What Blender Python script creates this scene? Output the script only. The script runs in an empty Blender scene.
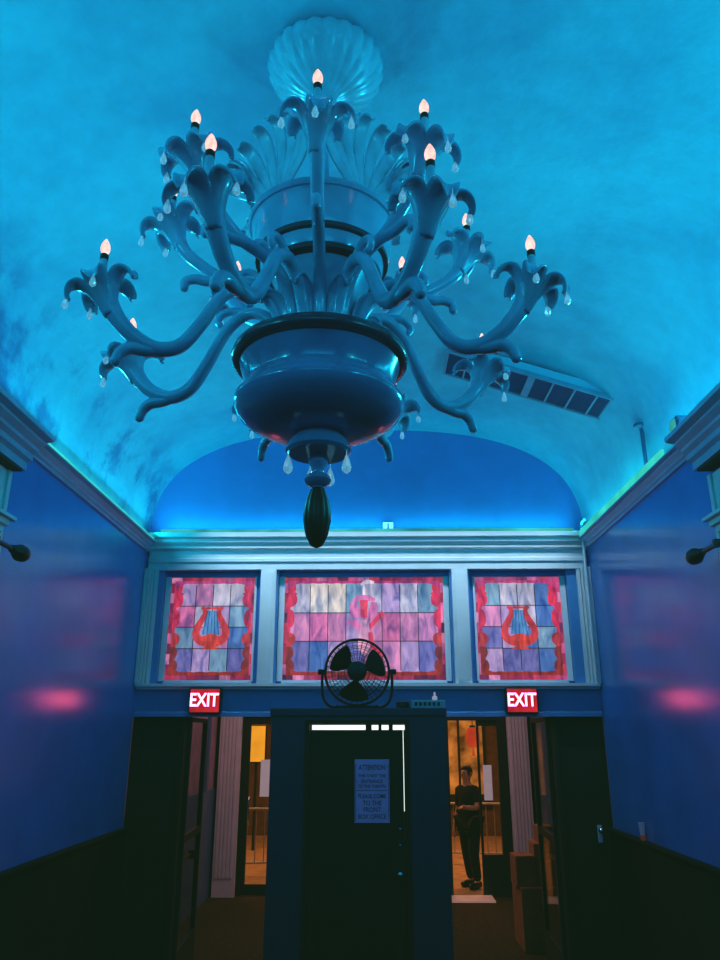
import bpy, bmesh, math, random
from mathutils import Vector, Matrix, Euler
random.seed(7)
S = bpy.context.scene
COL = S.collection
PI = math.pi
V = Vector

# ------------------------------------------------------------------ helpers
def lin(r, g, b, a=1.0):
    f = lambda c: (c/12.92 if c <= .04045 else ((c+.055)/1.055)**2.4)
    return (f(r/255), f(g/255), f(b/255), a)

def mat(name, base, rough=.5, metal=0.0, vary=.12, scale=6.0, bump=0.0, bscale=60.0, emit=None, estr=0.0, spec=.5, coat=0.0):
    m = bpy.data.materials.new(name); m.use_nodes = True
    nt = m.node_tree; n = nt.nodes; l = nt.links
    p = n['Principled BSDF']
    p.inputs['Roughness'].default_value = rough
    p.inputs['Metallic'].default_value = metal
    p.inputs['Specular IOR Level'].default_value = spec
    p.inputs['Coat Weight'].default_value = coat
    tc = n.new('ShaderNodeTexCoord')
    nz = n.new('ShaderNodeTexNoise'); nz.inputs['Scale'].default_value = scale; nz.inputs['Detail'].default_value = 5
    l.new(tc.outputs['Object'], nz.inputs['Vector'])
    rp = n.new('ShaderNodeValToRGB')
    rp.color_ramp.elements[0].position = .3; rp.color_ramp.elements[1].position = .7
    lo = 1-vary; hi = 1+vary
    rp.color_ramp.elements[0].color = (base[0]*lo, base[1]*lo, base[2]*lo, 1)
    rp.color_ramp.elements[1].color = (min(1, base[0]*hi), min(1, base[1]*hi), min(1, base[2]*hi), 1)
    l.new(nz.outputs['Fac'], rp.inputs['Fac']); l.new(rp.outputs['Color'], p.inputs['Base Color'])
    if bump > 0:
        n2 = n.new('ShaderNodeTexNoise'); n2.inputs['Scale'].default_value = bscale; n2.inputs['Detail'].default_value = 4
        l.new(tc.outputs['Object'], n2.inputs['Vector'])
        b = n.new('ShaderNodeBump'); b.inputs['Strength'].default_value = bump; b.inputs['Distance'].default_value = .02
        l.new(n2.outputs['Fac'], b.inputs['Height']); l.new(b.outputs['Normal'], p.inputs['Normal'])
    if emit:
        p.inputs['Emission Color'].default_value = (*emit[:3], 1); p.inputs['Emission Strength'].default_value = estr
    return m

class B:
    """collects shapes into one bmesh"""
    def __init__(s): s.bm = bmesh.new(); s.cl = None
    def box(s, x0, x1, y0, y1, z0, z1, bev=0):
        vs = [s.bm.verts.new(p) for p in ((x0,y0,z0),(x1,y0,z0),(x1,y1,z0),(x0,y1,z0),(x0,y0,z1),(x1,y0,z1),(x1,y1,z1),(x0,y1,z1))]
        fs = [s.bm.faces.new([vs[i] for i in q]) for q in ((3,2,1,0),(4,5,6,7),(0,1,5,4),(1,2,6,5),(2,3,7,6),(3,0,4,7))]
        if bev:
            es = list({e for f in fs for e in f.edges})
            bmesh.ops.bevel(s.bm, geom=es, offset=bev, segments=2, profile=.5, affect='EDGES')
        return s
    def obox(s, M, dx, dy, dz, bev=0):
        """box of full size dx,dy,dz about matrix M"""
        k = B().box(-dx/2,dx/2,-dy/2,dy/2,-dz/2,dz/2,bev)
        s.add(k, M); return s
    def add(s, other, M=None):
        if M is not None: bmesh.ops.transform(other.bm, matrix=M, verts=other.bm.verts)
        me = bpy.data.meshes.new('tmp'); other.bm.to_mesh(me); s.bm.from_mesh(me); bpy.data.meshes.remove(me); other.bm.free()
        return s
    def lathe(s, prof, seg=32, c=(0,0), rad=None):
        rings = []
        for r, z in prof:
            if r <= 1e-5: rings.append([s.bm.verts.new((c[0],c[1],z))])
            else:
                ring = []
                for i in range(seg):
                    a = 2*PI*i/seg; rr = r*(rad(a, z, r) if rad else 1)
                    ring.append(s.bm.verts.new((c[0]+rr*math.cos(a), c[1]+rr*math.sin(a), z)))
                rings.append(ring)
        for A, C in zip(rings, rings[1:]):
            if len(A)==1 and len(C)==1: continue
            for i in range(seg):
                j = (i+1)%seg
                if len(A)==1: s.bm.faces.new((A[0],C[j],C[i]))
                elif len(C)==1: s.bm.faces.new((A[i],A[j],C[0]))
                else: s.bm.faces.new((A[i],A[j],C[j],C[i]))
        for R in (rings[0], rings[-1]):
            if len(R) > 2: s.bm.faces.new(R)
        return s
    def tube(s, pts, rad, seg=10, cap=True, flat=None):
        """sweep a circle; rad a number or list"""
        pts = [V(p) for p in pts]; n = len(pts)
        if not isinstance(rad, (list, tuple)): rad = [rad]*n
        rings = []; up = None
        for i, p in enumerate(pts):
            t = (pts[min(i+1,n-1)]-pts[max(i-1,0)]).normalized()
            if up is None:
                up = V((0,0,1)) if abs(t.z) < .9 else V((1,0,0))
                if flat is not None: up = V(flat)
            u = (up - t*up.dot(t)).normalized(); w = t.cross(u); up = u
            rings.append([s.bm.verts.new(p + (u*math.cos(2*PI*k/seg)+w*math.sin(2*PI*k/seg))*rad[i]) for k in range(seg)])
        for A, C in zip(rings, rings[1:]):
            for k in range(seg):
                j = (k+1)%seg; s.bm.faces.new((A[k],A[j],C[j],C[k]))
        if cap:
            s.bm.faces.new(rings[0][::-1]); s.bm.faces.new(rings[-1])
        return s
    def prism(s, pts, axis, a0, a1):
        """extrude a closed 2D outline along axis ('x','y','z')"""
        f = {'x': lambda u,v,a:(a,u,v), 'y': lambda u,v,a:(u,a,v), 'z': lambda u,v,a:(u,v,a)}[axis]
        A = [s.bm.verts.new(f(u,v,a0)) for u,v in pts]; C = [s.bm.verts.new(f(u,v,a1)) for u,v in pts]
        n = len(pts)
        s.bm.faces.new(A); s.bm.faces.new(C[::-1])
        for i in range(n):
            j = (i+1)%n; s.bm.faces.new((A[i],C[i],C[j],A[j]))
        return s
    def quad(s, pts, color=None):
        f = s.bm.faces.new([s.bm.verts.new(p) for p in pts])
        if color is not None:
            if s.cl is None: s.cl = s.bm.loops.layers.float_color.new('Col')
            for lp in f.loops: lp[s.cl] = color
        return s
    def ball(s, c, r, seg=12, sc=(1,1,1)):
        M = Matrix.Translation(c) @ Matrix.Diagonal((r*sc[0], r*sc[1], r*sc[2], 1))
        bmesh.ops.create_uvsphere(s.bm, u_segments=seg, v_segments=max(6, seg//2+2), radius=1, matrix=M); return s

def obj(name, b, m, parent=None, smooth=False, loc=None, fix=True):
    bm = b.bm if isinstance(b, B) else b
    if fix: bmesh.ops.recalc_face_normals(bm, faces=bm.faces)
    me = bpy.data.meshes.new(name); bm.to_mesh(me); bm.free()
    if smooth:
        for p in me.polygons: p.use_smooth = True
        if smooth != True: me.set_sharp_from_angle(angle=math.radians(smooth))
    me.materials.append(m)
    o = bpy.data.objects.new(name, me); COL.objects.link(o)
    if parent: o.parent = parent
    if loc: o.location = loc
    return o
def tag(o, label, cat, group=None):
    o['label'] = label; o['category'] = cat
    if group: o['group'] = group
    return o
def thing(name, label, cat, loc=(0,0,0), rot=(0,0,0), group=None):
    o = bpy.data.objects.new(name, None); COL.objects.link(o); o.location = loc; o.rotation_euler = rot
    o.empty_display_size = .1
    return tag(o, label, cat, group)
def struct(name, b, m, parent=None, smooth=False):
    o = obj(name, b, m, parent, smooth)
    if parent is None: o['kind'] = 'structure'
    return o
def cat_rom(pts, k=6):
    out = []; n = len(pts); P = [V(p) for p in pts]
    for i in range(n-1):
        p0 = P[max(i-1,0)]; p1 = P[i]; p2 = P[i+1]; p3 = P[min(i+2,n-1)]
        for j in range(k):
            t = j/k
            out.append(.5*((2*p1)+(p2-p0)*t+(2*p0-5*p1+4*p2-p3)*t*t+(3*p1-p0-3*p2+p3)*t**3))
    out.append(P[-1]); return out
def resamp(vals, n):
    out = []
    for i in range(n):
        f = i*(len(vals)-1)/(n-1); a = int(f); b = min(a+1, len(vals)-1)
        out.append(vals[a]+(vals[b]-vals[a])*(f-a))
    return out
def text_mesh(lines, depth=.002):
    """lines: (string, x, z, size, align, xscale) laid in the XZ plane, facing -Y"""
    out = B()
    for st, x, z, size, xs in lines:
        c = bpy.data.curves.new('lettering', 'FONT'); c.body = st; c.size = size; c.align_x = 'CENTER'; c.align_y = 'CENTER'
        c.extrude = depth; c.offset = size*.012
        o = bpy.data.objects.new('tmp', c); COL.objects.link(o)
        bpy.context.view_layer.update()
        me = bpy.data.meshes.new_from_object(o.evaluated_get(bpy.context.evaluated_depsgraph_get()))
        bpy.data.objects.remove(o); bpy.data.curves.remove(c)
        k = B(); k.bm.from_mesh(me); bpy.data.meshes.remove(me)
        out.add(k, Matrix.Translation((x,0,z)) @ Matrix.Rotation(PI/2,4,'X') @ Matrix.Diagonal((xs,1,1,1)))
    return out

# ------------------------------------------------------------------ materials
M = {}
M['wall'] = mat('blue_gloss_paint', (.020,.19,.54), .2, vary=.1, scale=2.5, bump=.02, bscale=25, spec=.6)
M['wainscot'] = mat('dark_wainscot_paint', (.005,.011,.008), .75, vary=.2, scale=4, spec=.12)
M['black'] = mat('near_black_paint', (.008,.014,.008), .65, vary=.2, scale=3, spec=.25)
M['frame'] = mat('black_door_frame', (.012,.016,.014), .35, vary=.2, scale=3, spec=.4)
M['trim'] = mat('pale_painted_trim', (.62,.68,.68), .4, vary=.06, scale=5, bump=.02, bscale=30)
M['trim_blue'] = mat('blue_painted_trim', (.05,.22,.47), .35, vary=.1, scale=5)
M['cornice'] = mat('cornice_paint', (.30,.42,.58), .4, vary=.1, scale=5)
M['reveal'] = mat('window_reveal_blue', (.02,.14,.42), .45, vary=.1, scale=5)
M['booth'] = mat('booth_navy_paint', (.006,.028,.062), .55, vary=.15, scale=3)
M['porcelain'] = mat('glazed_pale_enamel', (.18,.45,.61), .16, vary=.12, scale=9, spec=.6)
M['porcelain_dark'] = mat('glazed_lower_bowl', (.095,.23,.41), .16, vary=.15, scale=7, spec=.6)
M['rim_dark'] = mat('shaded_rim_enamel', (.012,.035,.07), .2, vary=.1)  # rim enamel darkened to carry the shade of its underside
M['leaf'] = mat('frosted_leaf_enamel', (.24,.52,.62), .22, vary=.15, scale=14, spec=.5)
M['bronze'] = mat('dark_bronze', (.010,.009,.010), .42, metal=.0, spec=.25, vary=.2, scale=12)
M['groove'] = mat('dark_groove', (.01,.02,.04), .5, vary=.1)
M['blackmetal'] = mat('black_metal', (.014,.016,.016), .4, metal=.4, vary=.2, scale=10)
M['chrome'] = mat('bright_metal', (.7,.7,.72), .2, metal=1, vary=.05)
M['greymetal'] = mat('grey_metal', (.45,.48,.52), .4, vary=.1)
M['pipe'] = mat('painted_pipe', (.02,.09,.20), .4, vary=.1)
M['dark_panel'] = mat('dark_louvre', (.01,.05,.14), .5, vary=.1)
M['ventframe'] = mat('vent_frame_paint', (.14,.30,.42), .5, vary=.1)
M['carpet'] = mat('brown_carpet', (.040,.022,.010), .95, vary=.35, scale=18, bump=.3, bscale=150, spec=.1)
M['pav'] = mat('warm_pavement', (.32,.18,.11), .85, vary=.25, scale=5, bump=.1, bscale=40)
M['vest'] = mat('vestibule_blue', (.05,.09,.20), .5, vary=.12, scale=3)
M['vestpink'] = mat('vestibule_rosy_panel', (.42,.20,.27), .5, vary=.25, scale=5)
M['white'] = mat('white_paint', (.66,.58,.62), .5, vary=.07, scale=6)
M['cardboard'] = mat('brown_cardboard', (.34,.11,.03), .8, vary=.2, scale=6)
M['skin'] = mat('skin', (.62,.33,.22), .5, vary=.08)
M['cloth'] = mat('black_cloth', (.012,.012,.014), .85, vary=.25, scale=20, spec=.2)
M['hair'] = mat('dark_hair', (.02,.012,.008), .6, vary=.3, scale=30)
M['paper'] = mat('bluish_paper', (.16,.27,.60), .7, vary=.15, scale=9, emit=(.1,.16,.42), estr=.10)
M['ink'] = mat('dark_ink', (.01,.02,.09), .7, vary=.1)
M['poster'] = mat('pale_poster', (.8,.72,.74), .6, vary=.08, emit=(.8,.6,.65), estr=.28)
M['brick'] = mat('warm_masonry', (.10,.045,.022), .85, vary=.35, scale=5, bump=.3, bscale=12)

def emis(name, col, st, vary=.1, scale=6):
    m = bpy.data.materials.new(name); m.use_nodes = True; nt = m.node_tree; n = nt.nodes; l = nt.links
    n.remove(n['Principled BSDF']); e = n.new('ShaderNodeEmission'); e.inputs['Strength'].default_value = st
    tc = n.new('ShaderNodeTexCoord'); nz = n.new('ShaderNodeTexNoise'); nz.inputs['Scale'].default_value = scale
    rp = n.new('ShaderNodeValToRGB'); rp.color_ramp.elements[0].position = .3; rp.color_ramp.elements[1].position = .7
    rp.color_ramp.elements[0].color = (*[c*(1-vary) for c in col[:3]],1); rp.color_ramp.elements[1].color = (*[c*(1+vary) for c in col[:3]],1)
    l.new(tc.outputs['Object'], nz.inputs['Vector']); l.new(nz.outputs['Fac'], rp.inputs['Fac'])
    l.new(rp.outputs['Color'], e.inputs['Color']); l.new(e.outputs[0], n['Material Output'].inputs['Surface']); return m
M['bulb'] = emis('lit_bulb_glass', (1.0,.62,.56), 1.25, .3, 40)
M['led'] = emis('turquoise_led', (.04,.74,.62), .85, .25, 3)
M['led_back'] = emis('turquoise_led_back', (.06,.75,.70), .55, .5, 3)
M['exit_red'] = emis('exit_red_face', (.75,.02,.045), .62, .3, 12)
M['exit_letter'] = emis('exit_letters', (1.0,.10,.24), 15.0, .05)
M['tube'] = emis('booth_gap_glow', (.85,1.0,.92), 1.3, .05)
M['amber'] = emis('amber_sign_face', (.95,.36,.02), 1.1, .12, 4)
M['lantern'] = emis('red_lantern', (.75,.06,.02), .6, .2, 5)
M['warmwin'] = emis('warm_shop_window', (.9,.26,.04), .38, .75, 3)

def glass(name, tint=(.8,.9,1), alpha=.75, rough=.03):
    m = bpy.data.materials.new(name); m.use_nodes = True; nt = m.node_tree; n = nt.nodes; l = nt.links
    n.remove(n['Principled BSDF'])
    t = n.new('ShaderNodeBsdfTransparent'); t.inputs[0].default_value = (*tint,1)
    g = n.new('ShaderNodeBsdfGlossy'); g.inputs['Roughness'].default_value = rough
    lw = n.new('ShaderNodeFresnel'); lw.inputs['IOR'].default_value = 1.5
    mp = n.new('ShaderNodeMath'); mp.operation = 'MULTIPLY'; mp.inputs[1].default_value = .3
    l.new(lw.outputs[0], mp.inputs[0])
    mx = n.new('ShaderNodeMixShader'); l.new(mp.outputs[0], mx.inputs[0]); l.new(t.outputs[0], mx.inputs[1]); l.new(g.outputs[0], mx.inputs[2])
    l.new(mx.outputs[0], n['Material Output'].inputs['Surface']); return m
M['pane'] = glass('door_glass', (.9,.9,.92), .85)
M['crystal'] = mat('cut_crystal', (.75,.9,.95), .05, vary=.02, spec=.9)
M['crystal'].node_tree.nodes['Principled BSDF'].inputs['Transmission Weight'].default_value = .6
M['crystal'].node_tree.nodes['Principled BSDF'].inputs['Emission Color'].default_value = (.3,.8,1,1)
M['crystal'].node_tree.nodes['Principled BSDF'].inputs['Emission Strength'].default_value = .12  # slight glow added to brighten the drops

def ceiling_mat():
    m = mat('ceiling_plaster', (.10,.60,.72), .75, vary=.06, scale=9, bump=.25, bscale=22)
    nt = m.node_tree; n = nt.nodes; l = nt.links; p = n['Principled BSDF']
    src = p.inputs['Base Color'].links[0].from_socket
    tc = n.new('ShaderNodeTexCoord')
    nz = n.new('ShaderNodeTexNoise'); nz.inputs['Scale'].default_value = .9; nz.inputs['Detail'].default_value = 6; nz.inputs['Roughness'].default_value = .6
    l.new(tc.outputs['Object'], nz.inputs['Vector'])
    rp = n.new('ShaderNodeValToRGB'); rp.color_ramp.elements[0].position = .32; rp.color_ramp.elements[1].position = .56
    rp.color_ramp.elements[0].color = (.60,.68,.80,1); rp.color_ramp.elements[1].color = (1,1,1,1)
    l.new(nz.outputs['Fac'], rp.inputs['Fac'])
    mx = n.new('ShaderNodeMix'); mx.data_type = 'RGBA'; mx.blend_type = 'MULTIPLY'; mx.inputs[0].default_value = 1
    l.new(src, mx.inputs[6]); l.new(rp.outputs['Color'], mx.inputs[7]); sx = n.new('ShaderNodeSeparateXYZ'); l.new(tc.outputs['Object'], sx.inputs[0])
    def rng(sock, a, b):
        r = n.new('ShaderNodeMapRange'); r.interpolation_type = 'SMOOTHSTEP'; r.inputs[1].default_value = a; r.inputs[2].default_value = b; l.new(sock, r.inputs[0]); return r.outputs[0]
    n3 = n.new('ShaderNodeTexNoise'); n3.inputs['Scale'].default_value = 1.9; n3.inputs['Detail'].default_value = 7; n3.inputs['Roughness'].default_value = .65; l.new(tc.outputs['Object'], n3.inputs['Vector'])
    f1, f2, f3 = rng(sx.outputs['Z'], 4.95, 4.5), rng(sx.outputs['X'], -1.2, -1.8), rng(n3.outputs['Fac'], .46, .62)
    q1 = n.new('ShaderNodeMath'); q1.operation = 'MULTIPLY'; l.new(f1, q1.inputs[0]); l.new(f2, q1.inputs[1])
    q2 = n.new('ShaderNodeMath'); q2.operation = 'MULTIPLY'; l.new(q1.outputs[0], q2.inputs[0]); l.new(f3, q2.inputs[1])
    q3 = n.new('ShaderNodeMix'); q3.data_type = 'RGBA'; q3.blend_type = 'MULTIPLY'; q3.inputs[7].default_value = (.35,.42,.62,1)  # shadow smudges low on the left vault, multiplied in as stain-like blotches
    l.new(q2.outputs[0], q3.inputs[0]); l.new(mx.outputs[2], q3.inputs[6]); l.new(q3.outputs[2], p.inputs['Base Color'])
    return m
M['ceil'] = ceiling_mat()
M['lunette'] = mat('lunette_plaster', (.03,.26,.62), .7, vary=.08, scale=3, bump=.15, bscale=22)  # vault plaster toned darker, carrying the dimmer light on the end wall

def stained(name, strength=1.0):
    m = bpy.data.materials.new(name); m.use_nodes = True; nt = m.node_tree; n = nt.nodes; l = nt.links
    p = n['Principled BSDF']; p.inputs['Roughness'].default_value = .25
    at = n.new('ShaderNodeAttribute'); at.attribute_name = 'Col'
    tc = n.new('ShaderNodeTexCoord'); mp = n.new('ShaderNodeMapping'); mp.inputs['Scale'].default_value = (14,1,5); mp.inputs['Rotation'].default_value = (0,.35,0)
    l.new(tc.outputs['Object'], mp.inputs[0])
    nz = n.new('ShaderNodeTexNoise'); nz.inputs['Scale'].default_value = 1.0; nz.inputs['Detail'].default_value = 5; nz.inputs['Distortion'].default_value = .8
    l.new(mp.outputs[0], nz.inputs['Vector'])
    rp = n.new('ShaderNodeValToRGB'); rp.color_ramp.elements[0].position = .3; rp.color_ramp.elements[1].position = .72
    rp.color_ramp.elements[0].color = (.34,.40,.66,1); rp.color_ramp.elements[1].color = (1.5,1.3,1.3,1)
    l.new(nz.outputs['Fac'], rp.inputs['Fac'])
    mx = n.new('ShaderNodeMix'); mx.data_type = 'RGBA'; mx.blend_type = 'MULTIPLY'; mx.inputs[0].default_value = 1
    l.new(at.outputs['Color'], mx.inputs[6]); l.new(rp.outputs['Color'], mx.inputs[7])
    hs = n.new('ShaderNodeMix'); hs.data_type = 'RGBA'; hs.blend_type = 'MULTIPLY'; hs.inputs[0].default_value = 1; hs.inputs[7].default_value = (.25,.25,.25,1)
    l.new(mx.outputs[2], hs.inputs[6]); l.new(hs.outputs[2], p.inputs['Base Color'])
    l.new(mx.outputs[2], p.inputs['Emission Color']); p.inputs['Emission Strength'].default_value = strength  # emission stands in for light from behind the glass
    return m
M['stain'] = stained('marbled_stained_glass', .8)
M['lead'] = mat('lead_came', (.02,.02,.05), .5, vary=.1)

# ------------------------------------------------------------------ the room shell
XL, XR, YB, YF = -2.2, 2.1, 7.2, -2.6
XC = (XL+XR)/2; HW = (XR-XL)/2
ZS, ZC = 4.03, 5.21
def vault(x, n=2.7): 
    t = min(1, abs(x-XC)/HW); return ZS+(ZC-ZS)*(1-t**n)**(1/n)
prof = []
for i in range(65):
    a = PI*i/64; ca, sa = math.cos(a), math.sin(a); e = 2/2.7
    prof.append((XC-HW*math.copysign(abs(ca)**e, ca), ZS+(ZC-ZS)*abs(sa)**e))
b = B()
ys = [YF+(YB-YF)*i/24 for i in range(25)]
grid = [[b.bm.verts.new((x,y,z)) for x,z in prof] for y in ys]
for A, C in zip(grid, grid[1:]):
    for i in range(len(prof)-1): b.bm.faces.new((A[i],A[i+1],C[i+1],C[i]))
g2 = [[b.bm.verts.new((XC+(x-XC)*1.06, y, z+.12)) for x,z in prof] for y in (YF, YB)]
for i in range(len(prof)-1): b.bm.faces.new((g2[0][i],g2[1][i],g2[1][i+1],g2[0][i+1]))
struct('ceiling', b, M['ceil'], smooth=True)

struct('floor', B().box(-3,3,YF-.2,12.3,-.12,0), M['carpet'])
ZW = 1.45
struct('wall_left', B().box(XL-.15,XL,YF,YB,0,ZS+.02), M['wall'])
struct('wall_right', B().box(XR,XR+.15,YF,YB,0,ZS+.02), M['wall'])
struct('wall_front', B().box(XL-.15,XR+.15,YF-.15,YF,0,5.4), M['wall'])
# wainscots and chair rails
struct('trim_1', B().box(XL,XL+.03,YF,YB,0,ZW-.03), M['wainscot'])
struct('trim_2', B().box(XR-.03,XR,YF,YB,0,ZW-.03), M['wainscot'])
struct('trim_3', B().box(XL,XL+.055,YF,YB,ZW-.03,ZW,.008), M['wainscot'])
struct('trim_4', B().box(XR-.055,XR,YF,YB,ZW-.03,ZW,.008), M['wainscot'])

# back wall: lunette above, header with three window openings, openings left and right of the booth
WIN = [(-2.02,-1.085),(-.905,.752),(.945,1.885)]
WZ0, WZ1 = 2.665, 3.735
ZL = 2.38
b = B()
D0, D1 = YB, YB+.26
b.box(XL-.15,XR+.15,D0,D1,ZL,WZ0)
b.box(XL-.15,XR+.15,D0,D1,WZ1,ZS)
xs = [XL-.15]+[v for w in WIN for v in w]+[XR+.15]
for i in range(0,8,2): b.box(xs[i],xs[i+1],D0,D1,WZ0,WZ1)
b.box(-.62,.42,D0,D1,0,ZL)
struct('wall_back', b, M['trim_blue'])
b = B(); b.prism([(x,z) for x,z in prof], 'y', YB, YB+.2)
struct('wall_lunette', b, M['lunette'])

# cornices along the side walls (cove ledges) and at the back
def corn(side, y0, y1, name, pr, m):
    x = (lambda o: XL+o) if side < 0 else (lambda o: XR-o)
    return struct(name, B().prism([(x(o),z) for o,z in pr], 'y', y0, y1), m)
PR = lambda z: [(0,z-.10),(.02,z-.10),(.02,z-.08),(.035,z-.07),(.035,z-.052),(.06,z-.03),(.06,z-.018),(.09,z-.012),(.09,z),(0,z)]
ZL1, ZR1 = 4.01, 4.03
corn(-1, 4.27, YB, 'trim_5', PR(ZL1), M['cornice']); corn(1, 4.42, YB, 'trim_6', PR(ZR1), M['cornice'])
PB = lambda z: [(0,z-.20),(.10,z-.20),(.10,z-.15),(.13,z-.135),(.13,z-.10),(.16,z-.08),(.16,z-.06),(.20,z-.035),(.20,z-.02),(.25,z-.01),(.25,z+.02),(0,z+.02)]
corn(-1, YF, 4.27, 'trim_7', PB(3.93), M['cornice']); corn(1, YF, 4.42, 'trim_8', PB(3.96), M['cornice'])
# dark strip standing in for the shade under each projecting block
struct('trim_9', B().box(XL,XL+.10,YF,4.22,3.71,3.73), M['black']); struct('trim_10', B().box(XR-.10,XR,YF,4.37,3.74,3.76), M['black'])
# back head cornice: stacked mouldings
PBk = [(0,3.74),(.035,3.74),(.035,3.80),(.05,3.815),(.05,3.845),(.03,3.86),(.03,3.925),(.07,3.945),(.07,3.965),(.10,4.0),(.10,4.03),(.13,4.045),(.13,4.09),(0,4.09)]
struct('trim_11', B().prism([(YB-o,z) for o,z in PBk], 'x', XL+.02, XR-.02), M['trim'])
# sill and lintel bands under the windows
struct('trim_12', B().prism([(YB,2.615),(YB-.04,2.615),(YB-.04,2.63),(YB-.075,2.64),(YB-.075,2.665),(YB,2.665)], 'x', XL+.01, XR-.01), M['trim'])
struct('trim_13', B().prism([(YB,2.375),(YB-.035,2.375),(YB-.035,2.41),(YB-.015,2.425),(YB,2.425)], 'x', XL+.01, XR-.01), M['trim_blue'])
# mullion posts and fluted side pilasters of the window bank
def post(name, x0, x1):
    b = B().box(x0,x1,YB-.035,YB,2.665,3.74)
    w = x1-x0
    b.box(x0+w*.18,x1-w*.18,YB-.048,YB-.035,2.70,3.71)
    struct(name, b, M['trim'])
post('trim_14', -1.072, -.925); post('trim_15', .772, .925)
def side_pil(name, x0, sgn):
    b = B()
    for k, (o, w, d) in enumerate(((0,.028,.09),(.034,.022,.065),(.062,.02,.045),(.088,.03,.03))):
        xa = x0+sgn*o; xb = x0+sgn*(o+w); b.box(min(xa,xb),max(xa,xb),YB-d,YB,2.665,3.745)
    struct(name, b, M['trim'])
side_pil('trim_16', XL+.005, 1); side_pil('trim_17', XR-.005, -1)

# ------------------------------------------------------------------ stained-glass windows
pink = (.64,.25,.45); lil = (.44,.32,.54); pale = (.52,.52,.60); blu = (.09,.21,.48); teal = (.20,.38,.50); cream = (.80,.74,.62); vio = (.17,.17,.42); rose = (.66,.17,.36)
def C4(c, k=1.0): return (c[0]*k, c[1]*k, c[2]*k, 1)
def ribbon(b, pts, wid, y, col):
    P = [V((p[0],0,p[1])) for p in pts]; n = len(P); L = []; R = []
    w = resamp(wid, n)
    for i in range(n):
        t = (P[min(i+1,n-1)]-P[max(i-1,0)]).normalized(); nn = V((-t.z,0,t.x))
        L.append(P[i]+nn*w[i]); R.append(P[i]-nn*w[i])
    for i in range(n-1):
        b.quad([(q.x,y,q.z) for q in (L[i],R[i],R[i+1],L[i+1])], col(i/n) if callable(col) else col)
def cr2(pts, k=6): return [(p.x,p.z) for p in cat_rom([(x,0,z) for x,z in pts], k)]
def lobes(t, seq):
    """inset bump along a side: seq of (centre, half-width, height)"""
    return sum(h*math.sqrt(max(0,1-((t-c)/w)**2)) for c,w,h in seq)
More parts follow.
